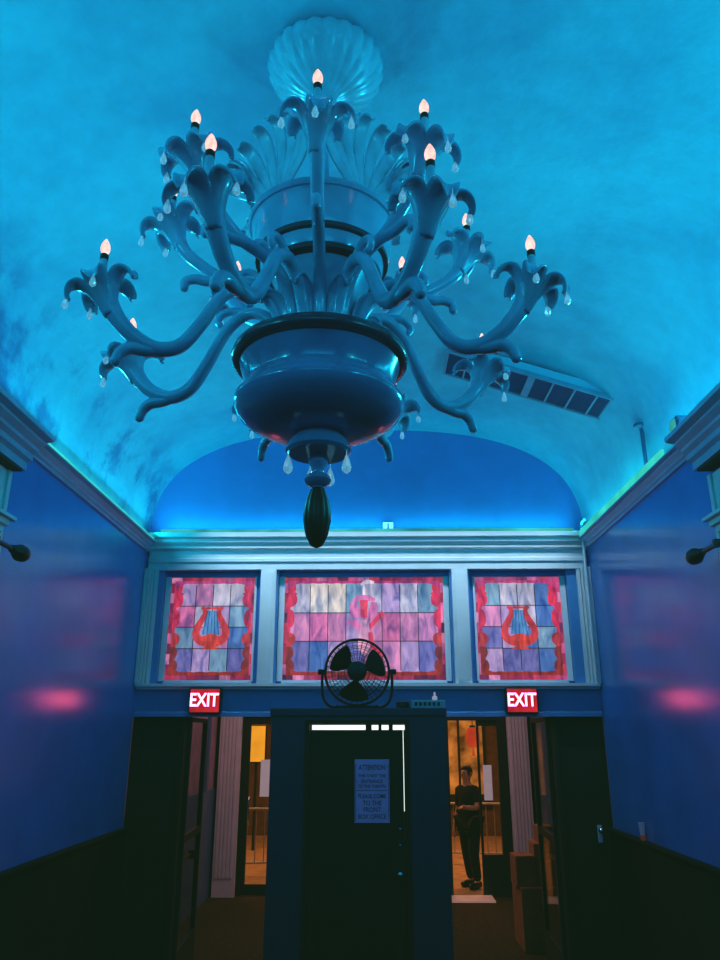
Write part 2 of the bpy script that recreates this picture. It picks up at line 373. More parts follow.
def make_window(idx, x0, x1, cols, rows, palette, emblem):
    yf = YB+.10
    fr = B(); s = .05
    gx0, gx1, gz0, gz1 = x0+s, x1-s, WZ0+.03, WZ1-s
    fr.box(x0,gx0,yf-.03,yf+.05,WZ0,WZ1); fr.box(gx1,x1,yf-.03,yf+.05,WZ0,WZ1)
    fr.box(gx0,gx1,yf-.03,yf+.05,gz1,WZ1); fr.box(gx0,gx1,yf-.03,yf+.05,WZ0,gz0)
    root = struct('window_%d' % idx, fr, M['reveal'])
    # inner pale stop bead
    st = B(); st.box(gx0-(.045 if idx < 3 else .012),gx0+.008,yf-.045,yf-.03,gz0,gz1); st.box(gx1-.008,gx1+(.045 if idx > 1 else .012),yf-.045,yf-.03,gz0,gz1); st.box(gx0,gx1,yf-.045,yf-.03,gz0-.02,gz0+.008)
    obj('glazing_bead', st, M['trim'], root)
    bw = .10
    ix0, ix1, iz0, iz1 = gx0+bw*.8, gx1-bw*.8, gz0+bw, gz1-bw*.75
    g = B()
    cw = (ix1-ix0)/cols; rh = (iz1-iz0)/rows
    for r in range(rows):
        for c in range(cols):
            col = palette[r][c]; k = random.uniform(.85,1.12)
            xa = ix0+c*cw-(0.04 if c==0 else 0); xb = ix0+(c+1)*cw+(.04 if c==cols-1 else 0)
            zb = iz1-(r+1)*rh-(.04 if r==rows-1 else 0); za = iz1-r*rh+(.04 if r==0 else 0)
            g.quad([(xa,yf,zb),(xb,yf,zb),(xb,yf,za),(xa,yf,za)], C4(col,k))
    obj('glass_pane', g, M['stain'], root, fix=False)
    # outer border of small pink and crimson pieces
    ob = B(); reds = [(.55,.05,.12),(.62,.09,.24),(.66,.16,.34),(.40,.03,.10),(.20,.03,.10),(.70,.24,.42),(.58,.05,.10)]
    def piece(x,z,w,h): 
        k = random.choice(reds); ob.quad([(x,yf-.003,z),(x+w,yf-.003,z),(x+w,yf-.003,z+h),(x,yf-.003,z+h)], C4(k, random.uniform(.6,1.1)))
    n = max(7, int((gx1-gx0)/.1)); w = (gx1-gx0)/n
    for i in range(n): piece(gx0+i*w,gz1-.055,w,.055); piece(gx0+i*w,gz0,w,.06)
    n = 9; h = (gz1-gz0-.115)/n
    for i in range(n): piece(gx0,gz0+.06+i*h,.045,h); piece(gx1-.045,gz0+.06+i*h,.045,h)
    obj('outer_border', ob, M['stain'], root, fix=False)
    # scrolled red band with a wavy inner edge
    ib = B(); N = 60
    seqs = ([(.10,.07,.05),(.24,.065,.04),(.38,.07,.055),(.60,.10,.04),(.80,.08,.065),(.93,.08,.05)])
    for sgn, xo in ((1,gx0+.035),(-1,gx1-.035)):
        prev = None
        for i in range(N+1):
            t = i/N; z = gz0+.05+(gz1-gz0-.09)*t; d = .03+lobes(t, seqs)
            cur = (xo, z, xo+sgn*d)
            if prev:
                hot = (.72,.035,.10) if t > .45 else ((.55,.05,.06) if t > .3 else (.24,.035,.035))
                ib.quad([(prev[0],yf-.006,prev[1]),(prev[2],yf-.006,prev[1]),(cur[2],yf-.006,cur[1]),(cur[0],yf-.006,cur[1])], C4(hot))
            prev = cur
    wtot = gx1-gx0-.07
    for zo, sgn, base, hotc in ((gz1-.035,-1,.022,(.55,.05,.20)),(gz0+.055,1,.028,(.34,.035,.03))):
        prev = None
        for i in range(N+1):
            t = i/N; x = gx0+.035+wtot*t; e = min(t,1-t)*wtot
            d = base+.05*math.exp(-(e/.06)**2)+.006*abs(math.sin(t*wtot*26))
            cur = (x, zo, zo+sgn*d)
            if prev: ib.quad([(prev[0],yf-.0065,prev[1]),(cur[0],yf-.0065,cur[1]),(cur[0],yf-.0065,cur[2]),(prev[0],yf-.0065,prev[2])], C4(hotc))
            prev = cur
    obj('scrolled_border', ib, M['stain'], root, fix=False)
    ld = B(); t = .0035
    for c in range(1,cols): ld.box(ix0+c*cw-t,ix0+c*cw+t,yf-.005,yf-.0005,iz0,iz1)
    for r in range(1,rows): ld.box(ix0-.03,ix1+.03,yf-.005,yf-.0005,iz1-r*rh-t,iz1-r*rh+t)
    obj('leading', ld, M['lead'], root)
    cx, cz = (gx0+gx1)/2, (gz0+gz1)/2
    if emblem == 'lyre':
        e = B(); red = C4((.66,.055,.065)); Y = yf-.009
        for s_ in (-1,1):
            arm = cr2([(s_*.10,.20),(s_*.075,.185),(s_*.068,.14),(s_*.10,.07),(s_*.140,-.01),(s_*.135,-.08),(s_*.085,-.125),(s_*.02,-.14)])
            ribbon(e, [(cx+x,cz+z) for x,z in arm], [.014,.02,.024,.03,.034,.038,.038,.036], Y-(.0006 if s_>0 else 0), red)
        ribbon(e, [(cx-.11,cz+.195),(cx+.11,cz+.195)], [.011,.011], Y-.001, red)
        ribbon(e, cr2([(cx-.10,cz-.11),(cx,cz-.085),(cx+.10,cz-.11)]), [.02,.035,.02], Y-.0014, C4((.75,.07,.05)))
        ribbon(e, [(cx,cz-.12),(cx,cz-.17),(cx,cz-.20)], [.10,.045,.085], Y-.0018, C4((.62,.06,.04)))
        obj('lyre', e, M['stain'], root, fix=False)
        sp = B()
        P = [(-.055,.17),(.055,.17),(.088,-.06),(-.088,-.06)]
        sp.quad([(cx+x,yf-.0075,cz+z) for x,z in P[::-1]], C4((.10,.30,.55)))
        obj('string_panel', sp, M['stain'], root, fix=False)
        ss = B()
        for k in range(5):
            u = -1+k*.5; ss.tube([(cx+.045*u,yf-.0085,cz+.17),(cx+.075*u,yf-.0085,cz-.06)], .0022, 5)
        obj('lyre_strings', ss, M['lead'], root)
    else:
        e = B(); Y = yf-.009; rs = C4((.74,.20,.42)); rd = C4((.70,.06,.12)); wh = C4((1.0,.85,.85))
        px = cx+.0
        ribbon(e, [(px,cz+.42),(px,cz+.27)], [.012,.014], Y, wh)
        ribbon(e, cr2([(px-.03,cz+.42),(px+.03,cz+.45),(px+.10,cz+.44)]), [.01,.022,.012], Y-.0005, wh)
        ribbon(e, [(px-.11,cz+.27),(px-.05,cz+.29),(px+.05,cz+.29),(px+.11,cz+.27)], [.012,.03,.03,.012], Y-.001, rs)
        ribbon(e, cr2([(px-.10,cz+.25),(px-.085,cz+.16),(px-.03,cz+.12)]), [.03,.05,.03], Y-.0014, rs)
        ribbon(e, cr2([(px+.10,cz+.25),(px+.085,cz+.16),(px+.03,cz+.12)]), [.03,.05,.03], Y-.0018, rs)
        ribbon(e, [(px,cz+.27),(px,cz+.10)], [.04,.03], Y-.0022, rd)
        ribbon(e, cr2([(px-.16,cz+.06),(px-.10,cz+.05),(px-.03,cz+.0),(px+.02,cz-.05)]), [.01,.04,.035,.02], Y-.0026, rs)
        ribbon(e, [(px+.03,cz-.02),(px+.10,cz+.06),(px+.19,cz+.15)], [.02,.022,.026], Y-.003, rd)
        ribbon(e, cr2([(px,cz+.08),(px+.01,cz-.03),(px+.0,cz-.16),(px+.03,cz-.25)]), [.025,.05,.06,.03], Y-.0034, C4((.80,.38,.50)))
        ribbon(e, cr2([(px+.06,cz-.04),(px+.08,cz-.15),(px+.16,cz-.28)]), [.02,.025,.04], Y-.0038, rd)
        obj('ribbon_emblem', e, M['stain'], root, fix=False)
    return root
p1 = [[lil,pink,pale,pale],[rose,pale,lil,teal],[teal,lil,pink,blu],[vio,lil,teal,vio]]
p2 = [[pale,pale,cream,teal,pale,lil,teal,teal],[pink,rose,pink,lil,pink,rose,pink,pink],[vio,blu,lil,vio,pink,pink,lil,vio]]
p2[0][1] = cream; p2[0][6] = pale
p3 = [[teal,pale,pale,blu],[pink,lil,pale,blu],[vio,lil,blu,teal],[lil,vio,vio,blu]]
make_window(1, *WIN[0], 4, 4, p1, 'lyre'); make_window(2, *WIN[1], 8, 3, p2, 'bow'); make_window(3, *WIN[2], 4, 4, p3, 'lyre')

# ------------------------------------------------------------------ chandelier
cxy = (-.204, 2.71); Z0 = 2.86      # tip of the finial
zz = lambda z: z+2.2-Z0
ch = thing('chandelier', 'huge pale sixteen-arm chandelier with candle bulbs hanging from the vaulted ceiling', 'chandelier', (*cxy, Z0))
# fluted finial
rib = lambda a, z, r: 1+.05*math.cos(12*a)
obj('finial', B().lathe([(0,0),(.022,.012),(.040,.05),(.050,.105),(.050,.14),(.042,.185),(.028,.225),(.024,.235)], 48, rad=rib), M['bronze'], ch, smooth=True)
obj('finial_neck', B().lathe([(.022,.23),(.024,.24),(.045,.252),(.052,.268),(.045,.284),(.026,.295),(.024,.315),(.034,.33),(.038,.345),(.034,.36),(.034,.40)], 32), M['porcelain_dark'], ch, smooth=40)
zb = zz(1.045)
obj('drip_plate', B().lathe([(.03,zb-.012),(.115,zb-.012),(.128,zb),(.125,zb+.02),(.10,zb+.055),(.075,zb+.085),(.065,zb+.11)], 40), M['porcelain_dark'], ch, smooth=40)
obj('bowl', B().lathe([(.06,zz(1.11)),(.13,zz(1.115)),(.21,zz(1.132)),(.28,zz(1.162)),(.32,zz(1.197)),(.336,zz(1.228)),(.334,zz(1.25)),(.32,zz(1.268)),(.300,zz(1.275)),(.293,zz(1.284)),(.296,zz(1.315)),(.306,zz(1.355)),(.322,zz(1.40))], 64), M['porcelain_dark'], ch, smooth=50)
obj('bowl_rim', B().lathe([(.312,zz(1.402)),(.338,zz(1.404)),(.352,zz(1.414)),(.355,zz(1.432)),(.348,zz(1.452)),(.33,zz(1.465)),(.30,zz(1.475)),(.20,zz(1.49)),(.0,zz(1.49))], 64), M['rim_dark'], ch, smooth=50)
obj('vase', B().lathe([(.14,zz(1.485)),(.13,zz(1.52)),(.135,zz(1.58)),(.16,zz(1.68)),(.20,zz(1.79)),(.222,zz(1.83)),(.250,zz(1.83)),(.257,zz(1.85)),(.262,zz(1.895)),(.256,zz(1.90)),(.246,zz(1.905)),(.28,zz(1.905)),(.288,zz(1.93)),(.296,zz(2.0)),(.304,zz(2.055)),(.300,zz(2.06))], 64), M['porcelain'], ch, smooth=35)
obj('vase_band', B().lathe([(.222,zz(1.806)),(.249,zz(1.808)),(.249,zz(1.829)),(.225,zz(1.829))], 64), M['groove'], ch, smooth=35)
obj('vase_band', B().lathe([(.25,zz(1.882)),(.280,zz(1.884)),(.280,zz(1.904)),(.25,zz(1.904))], 64), M['groove'], ch, smooth=35)
obj('vase_rim', B().lathe([(.298,zz(2.052)),(.312,zz(2.055)),(.318,zz(2.07)),(.312,zz(2.085)),(.26,zz(2.09)),(0,zz(2.09))], 64), M['porcelain'], ch, smooth=50)
obj('stem', B().tube([(0,0,zz(2.08)),(0,0,zz(2.85))], .024, 16), M['porcelain'], ch, smooth=40)
flute = lambda a, z, r: 1+.045*abs(math.sin(12*a))*min(1, r/.2)
obj('ceiling_canopy', B().lathe([(.03,zz(2.755)),(.055,zz(2.76)),(.07,zz(2.785)),(.12,zz(2.805)),(.185,zz(2.845)),(.235,zz(2.895)),(.258,zz(2.94)),(.262,zz(2.975)),(.25,zz(2.99)),(0,zz(2.99))], 192, rad=flute), M['leaf'], ch, smooth=True)

def petal(prof, wid, ridges=0, depth=.0, thick=.006, nv=9, az=0, scallop=0.0, fan=None):
    """a leaf: prof is the (r,z) midline, wid the half widths along it, closed to a solid shell"""
    P = cat_rom([(r,0,z) for r,z in prof], 4); n = len(P); W = resamp(wid, n)
    bm = bmesh.new(); rows = []
    for i, p in enumerate(P):
        t = (P[min(i+1,n-1)]-P[max(i-1,0)]).normalized(); nn = V((t.z,0,-t.x)); row = []
        for j in range(nv):
            v = -1+2*j/(nv-1)
            off = depth*(v*v) + (.5*depth*abs(math.cos(ridges*PI*v/2)) if ridges else 0)
            q = p - nn*off + V((0, v*W[i], 0))
            if scallop: q -= t*(scallop*(i/n)**3*(1.0*v*v + .35*(1-abs(math.cos(ridges*PI*v/2)))))
            row.append(bm.verts.new(q))
        rows.append(row)
    for A, C in zip(rows, rows[1:]):
        for j in range(nv-1): bm.faces.new((A[j],A[j+1],C[j+1],C[j]))
    bmesh.ops.recalc_face_normals(bm, faces=bm.faces)
    bmesh.ops.solidify(bm, geom=bm.faces[:], thickness=thick)
    o = B(); o.bm.free(); o.bm = bm
    if az: bmesh.ops.transform(bm, matrix=Matrix.Rotation(az,4,'Z'), verts=bm.verts)
    return o
# crown of shell plumes standing on the rim of the vase
pl = B()
for k, (ph, Lf) in enumerate(((-52,.23),(-37,.265),(-22,.29),(-7,.31),(8,.31),(23,.29),(38,.265),(53,.23))):
    f = Lf/.3
    q = petal([(0,0),(.008,.10*f),(.018,.2*f),(.038,.265*f),(.066,.296*f),(.092,.297*f),(.106,.280*f)], [.012,.020,.026,.030,.030,.024,.012], ridges=1, depth=.010, thick=.006, nv=9)
    pl.add(q, Matrix.Translation((.262+.003*abs(k-3.5),.014*(3.5-k)*-1,zz(2.085))) @ Matrix.Rotation(math.radians(-ph),4,'X'))
pm = obj('plume_leaf', pl, M['leaf'], ch, smooth=True)
PLA = [42,-42,98,-98,150,-150]
for i, a in enumerate(PLA):
    o = pm if i == 0 else pm.copy()
    if i: COL.objects.link(o); o.parent = ch
    o.rotation_euler = (0,0,math.radians(a-90))
# acanthus leaves hugging the foot of the vase
al = petal([(.155,zz(1.48)),(.158,zz(1.54)),(.175,zz(1.61)),(.205,zz(1.66)),(.24,zz(1.672)),(.262,zz(1.645))], [.025,.036,.042,.040,.03,.016], ridges=3, depth=.02, thick=.008, nv=15)
am = obj('base_leaf', al, M['porcelain'], ch, smooth=True)
for i in range(8):
    o = am if i == 0 else am.copy()
    if i: COL.objects.link(o); o.parent = ch
    o.rotation_euler = (0,0,math.radians(22.5+45*i-90+4))

def arm_mesh(prof, rad, spur, srad, curl, crad):
    P = cat_rom([(r,0,z) for r,z in prof], 7); b = B()
    b.tube(P, resamp(rad, len(P)), 14, flat=(0,1,0))
    for q, rr in ((spur,srad),(curl,crad)):
        Q = cat_rom([(r,0,z) for r,z in q], 6); b.tube(Q, resamp(rr, len(Q)), 10, flat=(0,1,0)); b.ball(Q[-1], rr[-1]*1.02, 10)
    return b
lowP = [(.15,zz(1.47)),(.17,zz(1.58)),(.235,zz(1.68)),(.325,zz(1.71)),(.415,zz(1.64)),(.49,zz(1.50)),(.56,zz(1.395)),(.645,zz(1.365)),(.73,zz(1.40)),(.79,zz(1.455)),(.832,zz(1.515))]
upP = [(.13,zz(1.48)),(.155,zz(1.62)),(.225,zz(1.735)),(.32,zz(1.775)),(.43,zz(1.79)),(.53,zz(1.85)),(.59,zz(1.905)),(.622,zz(1.96))]
low_arm = arm_mesh(lowP, [.027,.026,.025,.025,.025,.026,.028,.029,.029,.031,.038],
    [(.60,zz(1.372)),(.68,zz(1.352)),(.735,zz(1.35)),(.77,zz(1.325)),(.785,zz(1.29))], [.024,.024,.024,.022,.020],
    [(.31,zz(1.705)),(.38,zz(1.735)),(.43,zz(1.73)),(.455,zz(1.70)),(.445,zz(1.68))], [.018,.018,.016,.015,.014])
up_arm = arm_mesh(upP, [.027,.026,.025,.024,.024,.025,.028,.035],
    [(.40,zz(1.782)),(.48,zz(1.765)),(.53,zz(1.77)),(.57,zz(1.755)),(.575,zz(1.725))], [.022,.022,.021,.02,.018],
    [(.225,zz(1.735)),(.27,zz(1.80)),(.31,zz(1.825)),(.345,zz(1.81)),(.34,zz(1.78))], [.018,.018,.016,.015,.014])
meL = bpy.data.meshes.new('arm'); bmesh.ops.recalc_face_normals(low_arm.bm, faces=low_arm.bm.faces); low_arm.bm.to_mesh(meL); low_arm.bm.free()
meU = bpy.data.meshes.new('arm'); bmesh.ops.recalc_face_normals(up_arm.bm, faces=up_arm.bm.faces); up_arm.bm.to_mesh(meU); up_arm.bm.free()
for me in (meL, meU):
    me.materials.append(M['porcelain'])
    for p in me.polygons: p.use_smooth = True
# flower cup with five drooping lobes
cup = B(); cup.lathe([(.0,-.10),(.022,-.095),(.031,-.06),(.040,-.02),(.044,.0),(.036,.016),(0,.018)], 24)
for k in range(5):
    cup.add(petal([(.022,-.10),(.037,-.04),(.057,.010),(.086,.038),(.112,.034),(.128,.012),(.128,-.008)], [.014,.028,.040,.043,.034,.022,.010], depth=.014, thick=.006, nv=7, az=2*PI*k/5))
bmesh.ops.recalc_face_normals(cup.bm, faces=cup.bm.faces)
meC = bpy.data.meshes.new('flower_cup'); cup.bm.to_mesh(meC); cup.bm.free(); meC.materials.append(M['porcelain'])
sl = B().lathe([(0,.0),(.017,0),(.016,.02),(.0145,.11),(.0145,.118),(0,.118)], 16)
meS = bpy.data.meshes.new('candle_sleeve'); sl.bm.to_mesh(meS); sl.bm.free(); meS.materials.append(M['leaf'])
sk = B().lathe([(0,.116),(.0155,.116),(.0155,.138),(.012,.142),(0,.142)], 16)
meK = bpy.data.meshes.new('bulb_socket'); sk.bm.to_mesh(meK); sk.bm.free(); meK.materials.append(M['bronze'])
bu = B().lathe([(0,.14),(.011,.142),(.0175,.158),(.0185,.168),(.0165,.182),(.010,.197),(.004,.208),(0,.212)], 16)
meB = bpy.data.meshes.new('bulb'); bu.bm.to_mesh(meB); bu.bm.free(); meB.materials.append(M['bulb'])
cr = B().lathe([(0,-.058),(.010,-.050),(.0125,-.040),(.008,-.022),(.002,-.006),(0,-.004)], 8); cr.tube([(0,0,-.008),(0,0,.012)], .0012, 5)
meD = bpy.data.meshes.new('crystal_drop'); cr.bm.to_mesh(meD); cr.bm.free(); meD.materials.append(M['crystal'])
for me in (meC, meS, meB):
    for p in me.polygons: p.use_smooth = True
def child(name, me, parent, loc=(0,0,0), rot=(0,0,0)):
    o = bpy.data.objects.new(name, me); COL.objects.link(o); o.parent = parent; o.location = loc; o.rotation_euler = rot; return o
LOWER = [(-19.0,.892),(26.6,.884),(-67.8,.86),(68.1,.868),(-105.6,.90),(119.0,.83),(-155,.865),(158,.865)]
UPPER = [(2.0,.672),(-41.8,.669),(37.3,.670),(-80.5,.637),(99.9,.647),(139.8,.56),(-135,.64),(180,.64)]
for tier, R0, zcup, prf in ((LOWER,.868,1.579,meL),(UPPER,.655,2.025,meU)):
    for a, R in tier:
        k = R/R0
        arm = child('arm', prf, ch, rot=(0,0,math.radians(a-90)))
        dz = zz(zcup)
        dx = R-R0
        arm.scale = (k,1,1)          # a slightly longer or shorter reach
        rx = R0
        cupo = child('flower_cup', meC, arm, (rx-.014,0,dz-.018), (0,math.radians(22),math.radians(random.uniform(-8,8))))
        child('candle_sleeve', meS, arm, (rx,0,dz)); child('bulb_socket', meK, arm, (rx,0,dz)); child('bulb', meB, arm, (rx,0,dz))
        for s_ in (-1,1,0):
            q = math.radians(72*s_ if s_ else 0)
            child('crystal_drop', meD, arm, (rx-.012+.125*math.cos(q), .125*math.sin(q), dz+(-.022 if s_ else -.062)))
for q in (-70, 70, 160, -160):
    a = math.radians(q-90); child('crystal_drop', meD, ch, (.118*math.cos(a), .118*math.sin(a), zb-.02)).scale = (1.5,1.5,1.5)

# ------------------------------------------------------------------ exit signs
def exit_sign(x, lab):
    t = thing('exit_sign', lab, 'exit sign', (x, YB-.035, 2.40))
    obj('housing', B().box(-.145,.145,-.055,.035,0,.225,.008), M['blackmetal'], t)
    obj('sign_face', B().box(-.132,.132,-.062,-.055,.012,.213), M['exit_red'], t)
    obj('lettering', text_mesh([('EXIT', -.005, .113, .165, .78)], .003), M['exit_letter'], t, loc=(0,-.066,0))
    return t
exit_sign(-1.53, 'glowing red EXIT sign under the left lyre window')
exit_sign(1.36, 'glowing red EXIT sign under the right lyre window')

# small numbered sign on top of the back cornice
t = thing('number_sign', 'small white card reading 1 standing on the back cornice', 'sign', (.165, YB-.05, 4.09))
obj('card', B().box(-.05,.05,0,.008,.0,.115), M['poster'], t)
obj('lettering', text_mesh([('1', 0, .058, .11, 1.1)], .001), M['ink'], t, loc=(0,-.003,0))

# ------------------------------------------------------------------ booth in the middle with its door, sign and the fan on top
BX0, BX1, BY, BZ = -.795, .575, 6.2, 2.415
t = thing('ticket_booth', 'dark navy boxed booth with a black door between the two exits', 'booth', (-.11, BY, 0))
o = V((-.11, BY, 0))
DX0, DX1, DZ = -.53, .29, 2.325
def bl(x0,x1,y0,y1,z0,z1): return (x0-o.x,x1-o.x,y0-o.y,y1-o.y,z0,z1)
b = B(); b.box(*bl(BX0,DX0,BY,BY+.05,0,BZ-.06)); b.box(*bl(DX1,BX1,BY,BY+.05,0,BZ-.06)); b.box(*bl(DX0,DX1,BY,BY+.05,DZ,BZ-.06)); obj('front_panel', b, M['booth'], t)
obj('side_panel', B().box(*bl(BX0,BX0+.04,BY+.05,YB-.04,0,BZ-.06)), M['booth'], t); obj('side_panel', B().box(*bl(BX1-.04,BX1,BY+.05,YB-.04,0,BZ-.06)), M['booth'], t)
obj('top_board', B().box(*bl(BX0-.01,BX1+.01,BY-.015,YB-.04,BZ-.06,BZ),.006), M['booth'], t)
obj('back_panel', B().box(*bl(BX0+.05,BX1-.05,YB-.08,YB-.05,0,BZ-.08)), M['white'], t)
b = B(); b.box(*bl(DX0,DX0+.035,BY-.012,BY+.06,0,DZ)); b.box(*bl(DX1-.035,DX1,BY-.012,BY+.06,0,DZ)); b.box(*bl(DX0+.035,DX1-.035,BY-.012,BY+.06,DZ-.03,DZ)); obj('door_frame', b, M['black'], t)
dr = obj('door', B().box(*bl(DX0+.04,DX1-.052,BY+.012,BY+.05,.01,2.245),.003), M['black'], t)
obj('door_panel', B().box(*bl(DX0+.14,DX1-.15,BY+.004,BY+.012,.2,1.35),.003), M['black'], dr)
k = B(); k.tube([(.20-o.x,.012,1.24),(.20-o.x,-.045,1.24)], .011, 10); k.ball((.20-o.x,-.06,1.24), .027, 14, (1,.8,1)); kn = obj('door_knob', k, M['chrome'], dr, smooth=True)
for zk in (1.54,1.43): obj('lock_cylinder', B().lathe([(0,0),(.012,0),(.012,.014),(0,.016)], 14), M['chrome'], dr, loc=(.205-o.x,.006,zk)).rotation_euler = (PI/2,0,0)
obj('strip_light', B().box(*bl(DX0+.05,.27,BY+.075,BY+.095,2.252,2.288)), M['tube'], t)
for xk, wk in ((-.03,.024),(.06,.012),(.145,.016)): obj('bracket', B().box(*bl(xk-wk,xk+wk,BY+.05,BY+.074,2.23,2.32)), M['black'], t)
obj('gap_light', B().box(*bl(.2395,.2445,BY+.060,BY+.066,1.66,2.25)), M['tube'], t)  # thin glowing bar added for light showing through the door gap
obj('door_stop', B().box(*bl(.2445,.256,BY+.02,BY+.07,.01,2.245)), M['black'], t)

n = thing('notice', 'blue-tinted printed notice taped to the black booth door', 'notice', (-.005, BY-.004, 1.81))
obj('paper', B().box(-.133,.133,0,.003,-.225,.225), M['paper'], n)
for ln in (('ATTENTION',0,.165,.052,.70),('THIS IS NOT THE',0,.105,.033,.85),('ENTRANCE',0,.066,.036,.9),('TO THE THEATRE',0,.030,.032,.85),('PLEASE COME',0,-.04,.042,.82),('TO THE',0,-.088,.045,.9),('FRONT',0,-.135,.045,.9),('BOX OFFICE',0,-.183,.045,.85)):
    obj('text_line', text_mesh([ln], .0006), M['ink'], n, loc=(0,-.002,0))
b = B(); b.box(-.12,.12,-.002,0,.0,.004); b.box(-.128,-.124,-.002,0,-.21,.19); b.box(.124,.128,-.002,0,-.21,.19); obj('ruled_border', b, M['ink'], n)

# drum fan
FR = .265
t = thing('drum_fan', 'round black floor fan with wire guard standing on top of the booth', 'fan', (-.125, 6.42, BZ+.006))
fz = .035+FR-.01
b = B()
for yk, rr in ((-.075,(1,.9,.8,.7,.6,.5,.4,.3)),(.075,(1,.8,.6,.4))):
    for r_ in rr:
        yy = yk*(1 if r_ < 1 else .25)
        b.tube([(FR*r_*math.cos(2*PI*i/48), yk*(1-.7*r_**4), fz+FR*r_*math.sin(2*PI*i/48)) for i in range(49)], .006 if r_ == 1 else .0022, 6)
    for i in range(36):
        a = 2*PI*i/36
        b.tube([(FR*r_*math.cos(a), yk*(1-.7*r_**4), fz+FR*r_*math.sin(a)) for r_ in (.28,.5,.75,.9,1)], .0022, 5)
gd = obj('wire_guard', b, M['blackmetal'], t)
obj('guard_rim', B().tube([(FR*math.cos(2*PI*i/48), 0, fz+FR*math.sin(2*PI*i/48)) for i in range(49)], .011, 8), M['blackmetal'], t, smooth=True)
h = B().lathe([(0,-.10),(.05,-.10),(.075,-.09),(.08,-.06),(.08,-.03),(.06,.0),(.05,.11),(0,.11)], 24); bmesh.ops.transform(h.bm, matrix=Matrix.Translation((0,0,fz)) @ Matrix.Rotation(-PI/2,4,'X'), verts=h.bm.verts)
obj('motor_hub', h, M['blackmetal'], t, smooth=40)
for k in range(3):
    b = B(); pts = []
    rows = []
    for i in range(9):
        r_ = .06+(.235-.06)*i/8; w0 = .25+.35*math.sin(PI*i/8*.7)
        row = []
        for j in range(7):
            a = 2*PI*k/3+.4+(-w0+2*w0*j/6); row.append(b.bm.verts.new((r_*math.cos(a), .03*(-1+2*j/6), fz+r_*math.sin(a))))
        rows.append(row)
    for A, C in zip(rows, rows[1:]):
        for j in range(6): b.bm.faces.new((A[j],A[j+1],C[j+1],C[j]))
    bmesh.ops.solidify(b.bm, geom=b.bm.faces[:], thickness=.003)
    obj('fan_blade', b, M['blackmetal'], t, smooth=True)
yoke = cat_rom([(-FR-.02,0,fz+.02),(-FR-.025,0,fz-.1),(-FR-.01,0,.08),(-FR+.05,0,.014),(-.1,0,.012),(.1,0,.012),(FR-.05,0,.014),(FR+.01,0,.08),(FR+.025,0,fz-.1),(FR+.02,0,fz+.02)], 5)
obj('stand', B().tube(yoke, .012, 8), M['blackmetal'], t, smooth=True)
for s_ in (-1,1):
    obj('foot', B().tube([(s_*.16,-.12,.012),(s_*.16,.14,.012)], .012, 8), M['blackmetal'], t, smooth=True)
    obj('pivot_knob', B().lathe([(0,0),(.02,0),(.024,.01),(.02,.03),(0,.03)], 14), M['blackmetal'], t, loc=(s_*(FR+.03),0,fz)).rotation_euler = (0, s_*PI/2, 0)

# outlet strip and coiled cord beside the fan
t = thing('outlet_strip', 'grey power strip with a row of dark sockets on the booth top', 'power strip', (.445, 6.26, BZ))
obj('housing', B().box(-.135,.135,-.025,.025,.0,.062,.006), M['greymetal'], t)
for k in range(6): obj('socket', B().box(-.108+k*.036,-.086+k*.036,-.028,-.024,.018,.046,.002), M['blackmetal'], t)
obj('plug', B().box(.035,.075,-.02,.02,.062,.092,.006).box(.047,.063,-.01,.01,.092,.125,.004), M['poster'], t)
b = B(); b.tube([(.05*math.cos(2*PI*i/20)*(1-.02*(i//20)), .05*math.sin(2*PI*i/20), .01+.009*(i/20)) for i in range(81)], .0075, 6)
c_ = tag(obj('coiled_cord', b, M['blackmetal'], loc=(.245,6.27,BZ)), 'coil of black cord lying between fan and power strip', 'cord')

# ------------------------------------------------------------------ ceiling vent, pipe, conduit, lamps on cornice
p0, p1_ = V((.62,5.6,5.155)), V((1.965,5.6,4.70)); dv = p1_-p0; L = dv.length; ang = math.atan2(-dv.z, dv.x)
t = thing('ceiling_vent', 'long gridded air vent slanting across the right curve of the ceiling', 'vent', tuple((p0+p1_)/2), (0, ang, 0))
obj('duct_box', B().box(-L/2+.12,L/2-.10,-.17,.17,.01,.10), M['ceil'], t)
obj('backing', B().box(-L/2+.01,L/2-.01,-.18,.18,.0,.012), M['dark_panel'], t)
b = B(); b.box(-L/2,L/2,-.20,-.18,-.015,.02); b.box(-L/2,L/2,.18,.20,-.015,.02); b.box(-L/2,-L/2+.022,-.18,.18,-.015,.02); b.box(L/2-.022,L/2,-.18,.18,-.015,.02)
obj('frame', b, M['ventframe'], t)
for k in range(1,8):
    x = -L/2+L*k/8; w = .03 if k == 4 else .008
    obj('divider', B().box(x-w,x+w,-.18,.18,-.012,.01), M['ventframe'], t)
b = B()
for k in range(14):
    y = -.17+k*.026; b.box(-L/2+.02,L/2-.02,y-.004,y+.004,-.006,.002)
obj('louvre', b, M['dark_panel'], t)

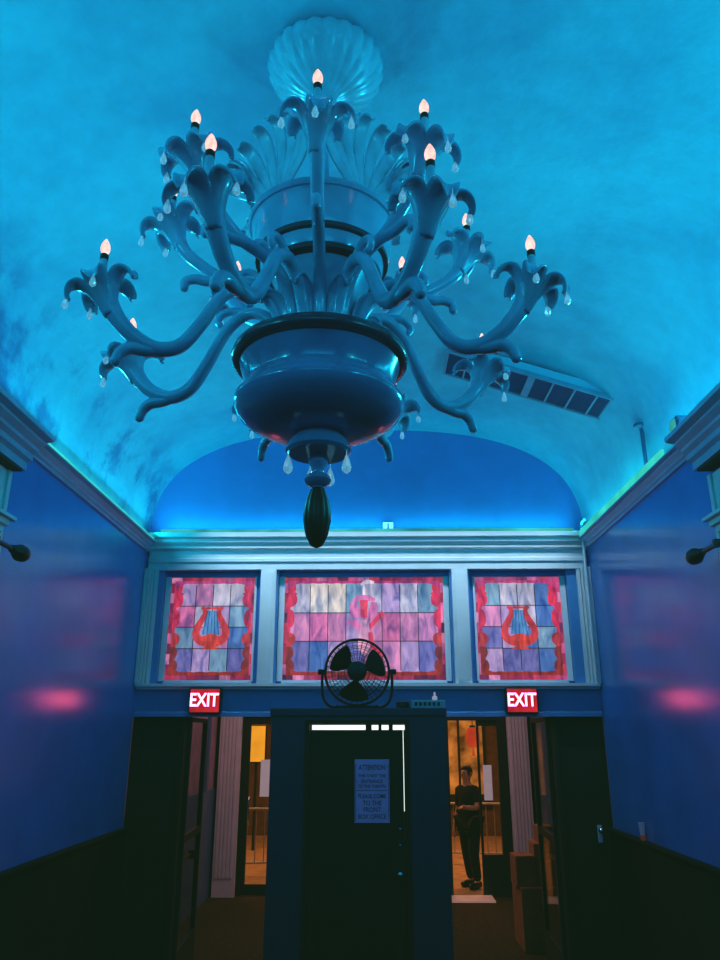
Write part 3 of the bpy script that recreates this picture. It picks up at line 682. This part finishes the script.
t = thing('drop_pipe', 'dark vertical pipe dropping from the vault onto the right cornice', 'pipe', (2.056,5.30,ZR1))
obj('pipe', B().tube([(0,0,0),(0,0,.42)], .015, 12), M['pipe'], t, smooth=40)
obj('flange', B().lathe([(0,.385),(.025,.385),(.055,.40),(.055,.42),(0,.42)], 20), M['pipe'], t, smooth=40)
t = thing('conduit', 'thin pale conduit with an elbow running down the back corner', 'pipe', (2.045,YB-.115,2.70))
obj('pipe', B().tube(cat_rom([(0,0,0),(0,0,.7),(0,0,1.36),(0,-.01,1.43),(-.01,-.06,1.46),(-.01,-.16,1.465)], 5), .014, 10), M['trim'], t, smooth=40)
obj('elbow', B().ball((0,-.015,1.44), .026, 12), M['pipe'], t, smooth=True)
t = thing('flood_lamp', 'little box lamp perched on the right cornice block', 'lamp', (1.93,4.36,3.98))
obj('body', B().box(-.04,.04,-.06,.06,.02,.11,.01), M['pipe'], t)
obj('bracket', B().box(-.012,.012,-.03,.03,.0,.022), M['pipe'], t)
obj('lens', B().box(-.046,-.04,-.045,.045,.035,.095,.002), M['led_back'], t)

# led strips lying in the coves
tag(obj('led_strip', B().prism([(XR-.064,ZR1),(XR-.089,ZR1),(XR-.089,ZR1+.06),(XR-.064,ZR1+.066)], 'y', 4.90, YB-.14), M['led']), 'bright turquoise LED light strip along the right cornice', 'light strip')
tag(obj('led_strip', B().prism([(XL+.04,ZL1),(XL+.085,ZL1),(XL+.085,ZL1+.022),(XL+.04,ZL1+.026)], 'y', 4.32, YB-.14), M['led']), 'thin turquoise LED light strip along the left cornice', 'light strip')
tag(obj('led_strip', B().prism([(YB-.06,4.09),(YB-.10,4.09),(YB-.10,4.128),(YB-.06,4.132)], 'x', XL+.13, XR-.13), M['led_back']), 'faint turquoise LED light strip on top of the back cornice', 'light strip')

# curtain rods and the pale door surrounds on each side wall
def rod(sgn, lab, yend, zr):
    x = XL+.15 if sgn < 0 else XR-.15
    t = thing('curtain_rod', lab, 'curtain rod', (x, yend, zr))
    obj('rod', B().tube([(0,-.20,0),(0,-1.9,0)], .014, 10), M['blackmetal'], t, smooth=40)
    f = B().lathe([(.015,-.22),(.024,-.205),(.016,-.19),(.016,-.17),(.036,-.15),(.050,-.105),(.046,-.065),(.03,-.03),(.012,-.005),(0,0)], 20)
    bmesh.ops.transform(f.bm, matrix=Matrix.Rotation(-PI/2,4,'X'), verts=f.bm.verts)
    obj('finial', f, M['bronze'], t, smooth=True)
    s_ = 1 if sgn < 0 else -1
    obj('bracket', B().tube([(0,-.42,0),(-s_*.12,-.42,0)], .012, 8).lathe([(.03,-.02),(.03,.02)],12,c=(0,-.42)), M['blackmetal'], t)
    return t
rod(-1, 'black curtain rod with bulb finial on the left wall', 4.35, 3.215); rod(1, 'black curtain rod with bulb finial on the right wall', 4.56, 3.23)
for sgn, i in ((-1,18),(1,19)):
    x = (lambda o: XL+o) if sgn < 0 else (lambda o: XR-o)
    yb = 4.22 if sgn < 0 else 4.37; zd = .085 if sgn < 0 else .065
    b = B()
    def bb(o0,o1,y0,y1,z0,z1): xa, xb = x(o0), x(o1); b.box(min(xa,xb),max(xa,xb),y0,y1,z0,z1)
    bb(0,.045,yb-.04,yb,1.46,3.71); bb(0,.03,yb-.9,yb-.04,1.46,3.71)
    bb(0,.10,yb-.9,yb-.05,3.44-zd,3.475-zd); bb(0,.075,yb-.9,yb-.065,3.40-zd,3.44-zd); bb(0,.13,yb-.9,yb-.03,3.475-zd,3.495-zd)
    struct('trim_%d' % i, b, M['trim'])

# things on the right chair rail
t = thing('plastic_cup', 'clear plastic cup with red drink standing on the right chair rail', 'cup', (XR-.030,6.36,ZW))
obj('cup_body', B().lathe([(.016,0),(.017,.03),(.025,.125),(.0245,.125),(.0235,.12),(.016,.03),(.0155,.004),(0,.004)], 20), mat('cup_plastic', (.35,.4,.55), .3, vary=.1, emit=(.3,.3,.5), estr=.05), t, smooth=40)
obj('drink', B().lathe([(.0175,.002),(.0195,.036),(.0,.036)], 20), mat('red_drink', (.4,.06,.03), .3, emit=(.5,.06,.02), estr=.10), t, smooth=40)

# ------------------------------------------------------------------ doors in the back wall
def inner_doors(sgn, i):
    # fixed black leaf against the side wall, open leaf swung out into the vestibule
    xw = XL if sgn < 0 else XR
    xh = -1.735 if sgn < 0 else 1.655
    f = struct('door_%d' % i, B().box(min(xw,xh),max(xw,xh),YB+.02,YB+.07,0,ZL), M['black'])
    obj('door_stile', B().box(xh-.02,xh+.02,YB-.01,YB+.10,0,ZL), M['black'], f)
    leaf = bpy.data.objects.new('swing_leaf', None)
    d = struct('door_%d' % (i+1), B().box(-.045,0,-.022,.022,.02,2.375).box(-.95,-.90,-.022,.022,.02,2.375).box(-.90,-.045,-.022,.022,2.335,2.375).box(-.90,-.045,-.022,.022,.02,.45).box(-.90,-.045,-.022,.022,1.30,1.36), M['frame'])
    obj('door_pane', B().box(-.90,-.045,-.004,.004,.45,1.30).box(-.90,-.045,-.004,.004,1.36,2.335), M['pane'], d)
    ps = B().tube([(-.88,sgn*.07,1.10),(-.06,sgn*.07,1.10)], .018, 10)
    pb = obj('push_bar', ps, M['cardboard'], d)
    obj('bar_mount', B().box(-.89,-.85,min(0,sgn*.08),max(0,sgn*.08),1.06,1.14,.004), M['frame'], pb); obj('bar_mount', B().box(-.10,-.05,min(0,sgn*.08),max(0,sgn*.08),1.06,1.14,.004), M['frame'], pb)
    d.location = (xh+(-.03 if sgn > 0 else .03), YB+.13, 0)
    d.rotation_euler = (0,0,math.radians(-90-(3*sgn)))
inner_doors(-1, 1); inner_doors(1, 3)
t = thing('night_latch', 'small chrome knob on the edge of the right black door', 'knob', (1.98,YB+.02,1.43))
k = B(); k.tube([(0,0,0),(0,-.04,0)], .01, 8); k.ball((0,-.05,0), .024, 12); obj('knob', k, M['chrome'], t, smooth=True)
obj('rose_plate', B().box(-.02,.02,-.006,0,-.1,.04,.004), M['greymetal'], t)

# vestibule
VX0, VX1, VY = -2.42, 2.44, 12.3
struct('wall_vestibule_left', B().box(VX0-.1,VX0,YB+.26,VY,0,4.0), M['vestpink'])
struct('wall_vestibule_right', B().box(VX1,VX1+.1,YB+.26,VY,0,4.0), M['vest'])
struct('ceiling_vestibule', B().box(VX0,VX1,YB+.26,VY,4.0,4.1), M['black'])
b = B().box(VX0,VX0+.03,YB+.26,VY,0,1.46)
for yk in (8.4,9.3,10.2,11.55): b.box(VX0,VX0+.035,yk,yk+.14,1.46,4.0)
struct('trim_20', b, M['vest'])
OUT = [(-1.99,-1.28),(1.12,2.05)]
b = B(); b.box(VX0-.3,OUT[0][0],VY,VY+.2,0,4.1); b.box(OUT[0][1],OUT[1][0],VY,VY+.2,0,4.1); b.box(OUT[1][1],VX1+.3,VY,VY+.2,0,4.1); b.box(VX0-.3,VX1+.3,VY,VY+.2,2.5,4.1)
struct('wall_outer', b, M['black'])
def pilaster(name, x0, x1):
    b = B().box(x0,x1,VY-.12,VY-.04,0,3.9)
    w = (x1-x0)/6
    for k in range(5): b.box(x0+w*(k+.65),x0+w*(k+1.2),VY-.135,VY-.12,.25,3.8)
    struct(name, b, M['white'])
pilaster('column_left', -2.35, -2.02); pilaster('column_right', 2.07, 2.38)

def outer_door(i, x0, x1, y):
    b = B(); st = .09
    b.box(x0,x0+st,y,y+.05,0,2.5); b.box(x1-st,x1,y,y+.05,0,2.5); b.box(x0+st,x1-st,y,y+.05,2.38,2.5); b.box(x0+st,x1-st,y,y+.05,0,.14)
    d = struct('door_%d' % i, b, M['frame'])
    obj('door_pane', B().box(x0+st,x1-st,y+.02,y+.03,.14,2.38), M['pane'], d)
    obj('pull_handle', B().tube(cat_rom([(x0+.11,y,.95),(x0+.11,y-.06,1.0),(x0+.11,y-.06,1.3),(x0+.11,y,1.35)], 4), .012, 8), M['chrome'], d)
    return d
outer_door(5, OUT[0][0]-.0, OUT[0][1], VY+.05)
# right outer doorway: frame with one glazed leaf standing open outwards
b = B(); b.box(1.92,2.05,VY-.03,VY+.06,0,2.5); b.box(1.12,1.17,VY-.03,VY+.06,0,2.5); b.box(1.17,1.92,VY-.03,VY+.06,2.44,2.5)
struct('door_6', b, M['frame'])
b = B(); b.box(1.61,1.645,VY,VY+.04,0,2.44); b.box(1.645,1.92,VY,VY+.04,2.36,2.44); b.box(1.645,1.92,VY,VY+.04,0,.55)
d = struct('door_7', b, M['frame']); obj('door_pane', B().box(1.645,1.92,VY+.015,VY+.025,.55,2.36), M['pane'], d)
struct('trim_21', B().prism([(VY-.42,.0),(VY-.40,.02),(VY-.02,.025),(VY,.0)], 'x', .98, 1.72), mat('pale_threshold', (.75,.55,.48), .5, vary=.1, emit=(.8,.45,.35), estr=.10))
tag(obj('door_poster', B().box(-.065,.065,0,.004,-.25,.25), M['poster'], loc=(1.755,VY+.028,1.54)), 'white sheet taped to the glass of the right outer door', 'poster')
tag(obj('door_poster', B().box(-.10,.10,0,.004,-.265,.265), M['poster'], loc=(-1.63,VY+.082,1.60)), 'white sheet taped to the glass of the left outer door', 'poster')

# brown cardboard boxes piled inside the right doorway
def carton(loc, sx, sy, sz, rz, lab):
    t = thing('cardboard_box', lab, 'box', loc, (0,0,rz), 'cardboard boxes by the right door')
    obj('carton', B().box(-sx/2,sx/2,-sy/2,sy/2,0,sz,.006), M['cardboard'], t)
    obj('lid_flap', B().box(-sx/2+.005,-.004,-sy/2+.005,sy/2-.005,sz,sz+.006).box(.004,sx/2-.005,-sy/2+.005,sy/2-.005,sz,sz+.006), M['cardboard'], t)
carton((1.86,9.6,0),.46,.6,.62,.0,'largest brown cardboard box on the floor inside the right doorway')
carton((1.70,9.52,.626),.22,.3,.30,.05,'brown box at the low left end of the pile by the right pilaster')
carton((1.955,9.6,.626),.26,.36,.42,-.03,'brown box at the tall end of the pile by the right pilaster')
carton((1.985,9.6,1.052),.17,.26,.17,.1,'small brown box topmost on the pile inside the right doorway')

# ------------------------------------------------------------------ street outside
struct('street', B().box(-9,9,12.5,26,-.10,-.01), M['pav'])
bd = thing('shop_building', 'warm lit masonry shop front across the street', 'building', (0,19.5,0))
obj('facade', B().box(-8,8,0,.4,0,6), M['brick'], bd)
for x, w in ((-4.6,1.4),(.55,1.0),(2.1,1.3),(5.2,1.5)):
    wf = obj('shop_window', B().box(x-w/2,x+w/2,-.06,0,.8,2.9).box(x-w/2-.1,x+w/2+.1,-.16,0,.7,.8).box(x-w/2-.1,x+w/2+.1,-.2,0,2.9,3.05), M['frame'], bd)
    obj('window_pane', B().box(x-w/2+.07,x-.03,-.075,-.06,.9,2.82).box(x+.03,x+w/2-.07,-.075,-.06,.9,2.82), M['warmwin'], wf)
obj('awning', B().prism([(-.9,3.05),(-.88,3.0),(0,3.3),(0,3.4)], 'x', 0, 4), mat('brown_awning', (.22,.07,.03), .8, vary=.2), bd)
t = thing('hanging_lantern', 'red glowing lantern hanging outside beyond the right doorway', 'lantern', (2.02,16.0,2.0))
obj('lantern_shade', B().lathe([(.05,0),(.10,.02),(.14,.10),(.14,.26),(.10,.36),(.05,.38)], 16), M['lantern'], t, smooth=True)
obj('cord', B().tube([(0,0,.38),(0,0,1.6)], .008, 6), M['blackmetal'], t); obj('tassel', B().tube([(0,0,-.16),(0,0,0)], [.03,.012], 8), M['lantern'], t)
obj('cap', B().lathe([(.06,.38),(.06,.41),(.02,.43),(0,.43)], 14), M['frame'], t)
t = thing('light_box_sign', 'plain amber light box sign outside beyond the left doorway', 'sign', (-2.475,17.0,1.70))
obj('sign_face', B().box(-.18,.18,-.06,-.05,.0,.72), M['amber'], t); obj('housing', B().box(-.2,.2,-.05,.1,-.03,.75,.01), M['frame'], t)
obj('post', B().tube([(0,.02,-1.71),(0,.02,-.03)], .03, 10), M['frame'], t)
def barricade(x, y, lab, rz=0):
    t = thing('crowd_barrier', lab, 'barrier', (x,y,-.01), (0,0,rz))
    obj('rail_frame', B().tube(cat_rom([(-.9,0,.1),(-.9,0,.9),(-.8,0,1.02),(.8,0,1.02),(.9,0,.9),(.9,0,.1)], 5), .02, 8).tube([(-.9,0,.2),(.9,0,.2)], .016, 8), M['greymetal'], t, smooth=40)
    for k in range(11): obj('bar', B().tube([(-.75+k*.15,0,.2),(-.75+k*.15,0,1.02)], .009, 6), M['greymetal'], t)
    for s_ in (-.7,.7): obj('foot', B().tube([(s_,-.25,.012),(s_,0,.1),(s_,.25,.012)], .014, 8), M['greymetal'], t)
barricade(-2.15, 14.0, 'steel crowd barrier standing outside the left doorway', .1); barricade(1.95, 15.2, 'steel crowd barrier standing outside the right doorway', -.1)

# ------------------------------------------------------------------ person by the right outer door
def skin_mesh(nodes, edges, root, sub=2):
    bm = bmesh.new(); L = bm.verts.layers.skin.verify(); vs = {}
    for k, (x,y,z,r) in nodes.items():
        v = bm.verts.new((x,y,z)); rr = r if isinstance(r, tuple) else (r,r); v[L].radius = rr; v[L].use_root = (k == root); vs[k] = v
    for a, c in edges: bm.edges.new((vs[a],vs[c]))
    me = bpy.data.meshes.new('tmp'); bm.to_mesh(me); bm.free()
    o = bpy.data.objects.new('tmp', me); COL.objects.link(o)
    m1 = o.modifiers.new('s','SKIN'); m1.use_smooth_shade = True; m2 = o.modifiers.new('u','SUBSURF'); m2.levels = sub; m2.render_levels = sub
    bpy.context.view_layer.update()
    r = bpy.data.meshes.new_from_object(o.evaluated_get(bpy.context.evaluated_depsgraph_get()))
    bpy.data.objects.remove(o); bpy.data.meshes.remove(me)
    for p in r.polygons: p.use_smooth = True
    return r
# local frame: +X to the right of the picture, -Y toward the room; figure turned toward -X, left arm reaching to -X
N = {'pel':(0,0,.95,.13),'abd':(0,0,1.10,.125),'chest':(-.01,0,1.30,.145),'shl':(0,0,1.42,.10),'nk':(-.015,0,1.50,.055),'hd0':(-.03,0,1.58,.07),'hd':(-.035,0,1.65,.095),'hd1':(-.025,0,1.72,.075),
 'sA':(0,-.18,1.41,.06),'eA':(-.06,-.22,1.15,.045),'wA':(-.30,-.20,1.17,.03),'pA':(-.37,-.20,1.18,.032),
 'sB':(0,.18,1.41,.06),'eB':(.03,.24,1.13,.045),'wB':(-.06,.25,.88,.03),'pB':(-.08,.25,.80,.03),
 'hA':(.0,-.10,.90,.10),'kA':(-.06,-.11,.50,.062),'aA':(.02,-.11,.09,.042),'tA':(-.14,-.12,.04,.035),
 'hB':(.0,.10,.90,.10),'kB':(.04,.11,.50,.062),'aB':(.12,.11,.09,.042),'tB':(-.04,.12,.04,.035)}
Ed = [('pel','abd'),('abd','chest'),('chest','shl'),('shl','nk'),('nk','hd0'),('hd0','hd'),('hd','hd1'),('shl','sA'),('sA','eA'),('eA','wA'),('wA','pA'),('shl','sB'),('sB','eB'),('eB','wB'),('wB','pB'),
 ('pel','hA'),('hA','kA'),('kA','aA'),('aA','tA'),('pel','hB'),('hB','kB'),('kB','aB'),('aB','tB')]
for h_, dx, dz in (('A',-1,0),('B',-.15,-1)):
    p = N['p'+h_]
    for k in range(4):
        oy = -.027+.018*k; ln = (.06,.07,.066,.05)[k]; nm = 'f%s%d' % (h_,k)
        N[nm+'a'] = (p[0]+dx*.035, p[1]+oy, p[2]+dz*.035, .010); N[nm+'b'] = (p[0]+dx*(.035+ln*.6), p[1]+oy*1.1, p[2]+dz*(.035+ln*.6)-.008*abs(dx), .009); N[nm+'c'] = (p[0]+dx*(.03+ln)+(.012 if h_=='B' else 0), p[1]+oy*1.1, p[2]+dz*(.03+ln)-.022*abs(dx), .008)
        Ed += [('p'+h_,nm+'a'),(nm+'a',nm+'b'),(nm+'b',nm+'c')]
    N['th'+h_] = (p[0]+dx*.02, p[1]-.035, p[2]+dz*.02+.02*abs(dx), .011); N['ti'+h_] = (p[0]+dx*.05, p[1]-.05, p[2]+dz*.05+.03*abs(dx), .009); Ed += [('p'+h_,'th'+h_),('th'+h_,'ti'+h_)]
person = thing('person', 'person in black clothes reaching one bare forearm out at the right outer doorway', 'person', (1.53,13.05,-.01), (0,0,.75))
child('body', skin_mesh(N, Ed, 'pel'), person).data.materials.append(M['skin'])
def sub_skin(keys, edges, root, grow, cuts=None):
    n = {k:(N[k][0],N[k][1],N[k][2],N[k][3]+grow) for k in keys}
    if cuts: n.update(cuts)
    return skin_mesh(n, edges, root)
sh = sub_skin(['pel','abd','chest','shl','sA','sB','eB'], [('shl','col'),('pel','hem'),('pel','abd'),('abd','chest'),('chest','shl'),('shl','sA'),('sA','cut'),('shl','sB'),('sB','eB')], 'pel', .022, {'cut':(-.045,-.21,1.20,.072),'hem':(0,0,.86,.165),'col':(-.01,0,1.455,.082)})
child('shirt', sh, person).data.materials.append(M['cloth'])
tr = sub_skin(['pel','hA','kA','aA','hB','kB','aB'], [('pel','hA'),('hA','kA'),('kA','aA'),('pel','hB'),('hB','kB'),('kB','aB')], 'pel', .024)
child('trousers', tr, person).data.materials.append(M['cloth'])
b = B()
for t_, a_ in (('tA','aA'),('tB','aB')):
    b.tube(cat_rom([(N[a_][0]+.05,N[a_][1],.05),(N[a_][0],N[a_][1],.055),(N[t_][0],N[t_][1],.045),(N[t_][0]-.05,N[t_][1],.035)],3), [.035,.05,.05,.05,.05,.047,.045,.042,.038,.025], 10)
obj('shoes', b, M['frame'], person, smooth=True)
b = B(); b.ball((-.015,0,1.675), .108, 20, (.98,.86,1.05))
for v in list(b.bm.verts):
    if v.co.x < -.085 and v.co.z < 1.715: v.co.x = -.07
    if v.co.z < 1.60: v.co.z = 1.60+(v.co.z-1.6)*.3
obj('hair', b, M['hair'], person, smooth=True)
b = B()
for s_ in (-1,1): b.ball((-.118,s_*.034,1.655), .010, 8)
obj('eyes', b, M['hair'], person, smooth=True)
b = B(); b.tube([(-.122,0,1.655),(-.148,0,1.625),(-.124,0,1.615)], [.008,.014,.012], 8); obj('nose', b, M['skin'], person, smooth=True)
obj('mouth', B().box(-.124,-.108,-.024,.024,1.584,1.594,.003), mat('lips', (.4,.12,.1), .5), person)
b = B()
for s_ in (-1,1): b.ball((-.02,s_*.096,1.645), .026, 8, (.7,.4,1.1))
obj('ears', b, M['skin'], person, smooth=True)

# ------------------------------------------------------------------ lights
def area(name, loc, rot, sx, sy, pw, col):
    d = bpy.data.lights.new(name, 'AREA'); d.shape = 'RECTANGLE'; d.size = sx; d.size_y = sy; d.energy = pw; d.color = col
    o = bpy.data.objects.new(name, d); COL.objects.link(o); o.location = loc; o.rotation_euler = rot; return o
CY = (.001,.68,1.0)
def aim(o, d): o.rotation_euler = V(d).to_track_quat('-Z','Y').to_euler(); return o
def cove(name, x, dirx, y0, y1, pw, zc=4.09, c=CY):
    o = area(name, (x,(y0+y1)/2,zc), (0,0,0), .04, y1-y0, pw, c)
    # local Y along world Y, -Z pointing up and inward
    z = -V((dirx,0,1.0)).normalized(); yv = V((0,1,0)); xv = yv.cross(z)
    o.matrix_world = Matrix(((xv.x,yv.x,z.x,x),(xv.y,yv.y,z.y,(y0+y1)/2),(xv.z,yv.z,z.z,zc),(0,0,0,1)))
cove('cove_light_left', XL+.075, 1.15, .2, YB-.15, 43); cove('cove_light_right', XR-.075, -1.15, .2, YB-.15, 43)
GL = (.01,.80,.78)
cove('cove_glow_left', XL+.088, -.5, 4.3, YB-.15, 1.6, 4.06, GL); cove('cove_glow_right', XR-.095, .5, 4.5, YB-.15, 1.6, 4.12, GL)
o = area('cove_light_back', (XC,YB-.085,4.15), (0,0,0), HW*2-.4, .03, 7, (.005,.70,.95)); aim(o, (0,.25,1))
# added soft white fill on the head of the windows, no fixture
o = area('cornice_wash', (.15,6.74,4.46), (0,0,0), 3.5, .08, 13.5, (.55,.78,1.0)); aim(o, (0,.36,-1)); o.data.spread = math.radians(60)
# blue wash hitting room from the front coves
o = area('front_wash', (XC,-1.2,4.3), (0,0,0), 3.0, .6, 9, (.01,.52,1.0)); aim(o, (0,1,.22)); o.data.spread = math.radians(110)
for nm, p, pw in (('rim_fill_left',(XL+.22,4.15,4.10),9),('flood_right',(XR-.22,4.25,4.12),9),('rim_fill_near_left',(XL+.22,.9,4.10),2.0),('rim_fill_near_right',(XR-.22,.9,4.12),2.0)):  # left and near ones are added rim lights without a fixture
    o = area(nm, p, (0,0,0), .12, .12, pw, (.02,.75,1.0)); aim(o, V((cxy[0],cxy[1],4.0))-V(p)); o.data.spread = math.radians(120)
area('vestibule_light', (-.1,10.4,3.9), (0,0,0), 3.6, 2.0, 48, (1.0,.60,.62))
area('street_light', (1.8,15.5,4.5), (0,0,0), 3, 2, 200, (1.0,.42,.13)); area('street_light_far', (-2.4,15.5,4.5), (0,0,0), 2, 2, 170, (1.0,.42,.10))

W = bpy.data.worlds.new('World'); S.world = W; W.use_nodes = True
W.node_tree.nodes['Background'].inputs[0].default_value = (.012,.018,.03,1); W.node_tree.nodes['Background'].inputs[1].default_value = .4

# ------------------------------------------------------------------ camera
cam = bpy.data.cameras.new('Camera'); co = bpy.data.objects.new('Camera', cam); COL.objects.link(co)
cam.sensor_fit = 'VERTICAL'; cam.sensor_height = 36; cam.lens = 36*750/960
co.location = (0,0,2.2); co.rotation_euler = (math.radians(90+18.9), 0, math.radians(.9))
S.camera = co
S.view_settings.view_transform = 'Standard'
S.view_settings.look = 'None'
# film-like lifted, slightly green blacks
S.view_settings.use_curve_mapping = True
cm = S.view_settings.curve_mapping
for k, y0 in enumerate((.0042,.0100,.0046)): cm.curves[k].points[0].location = (0, y0)
cm.update()
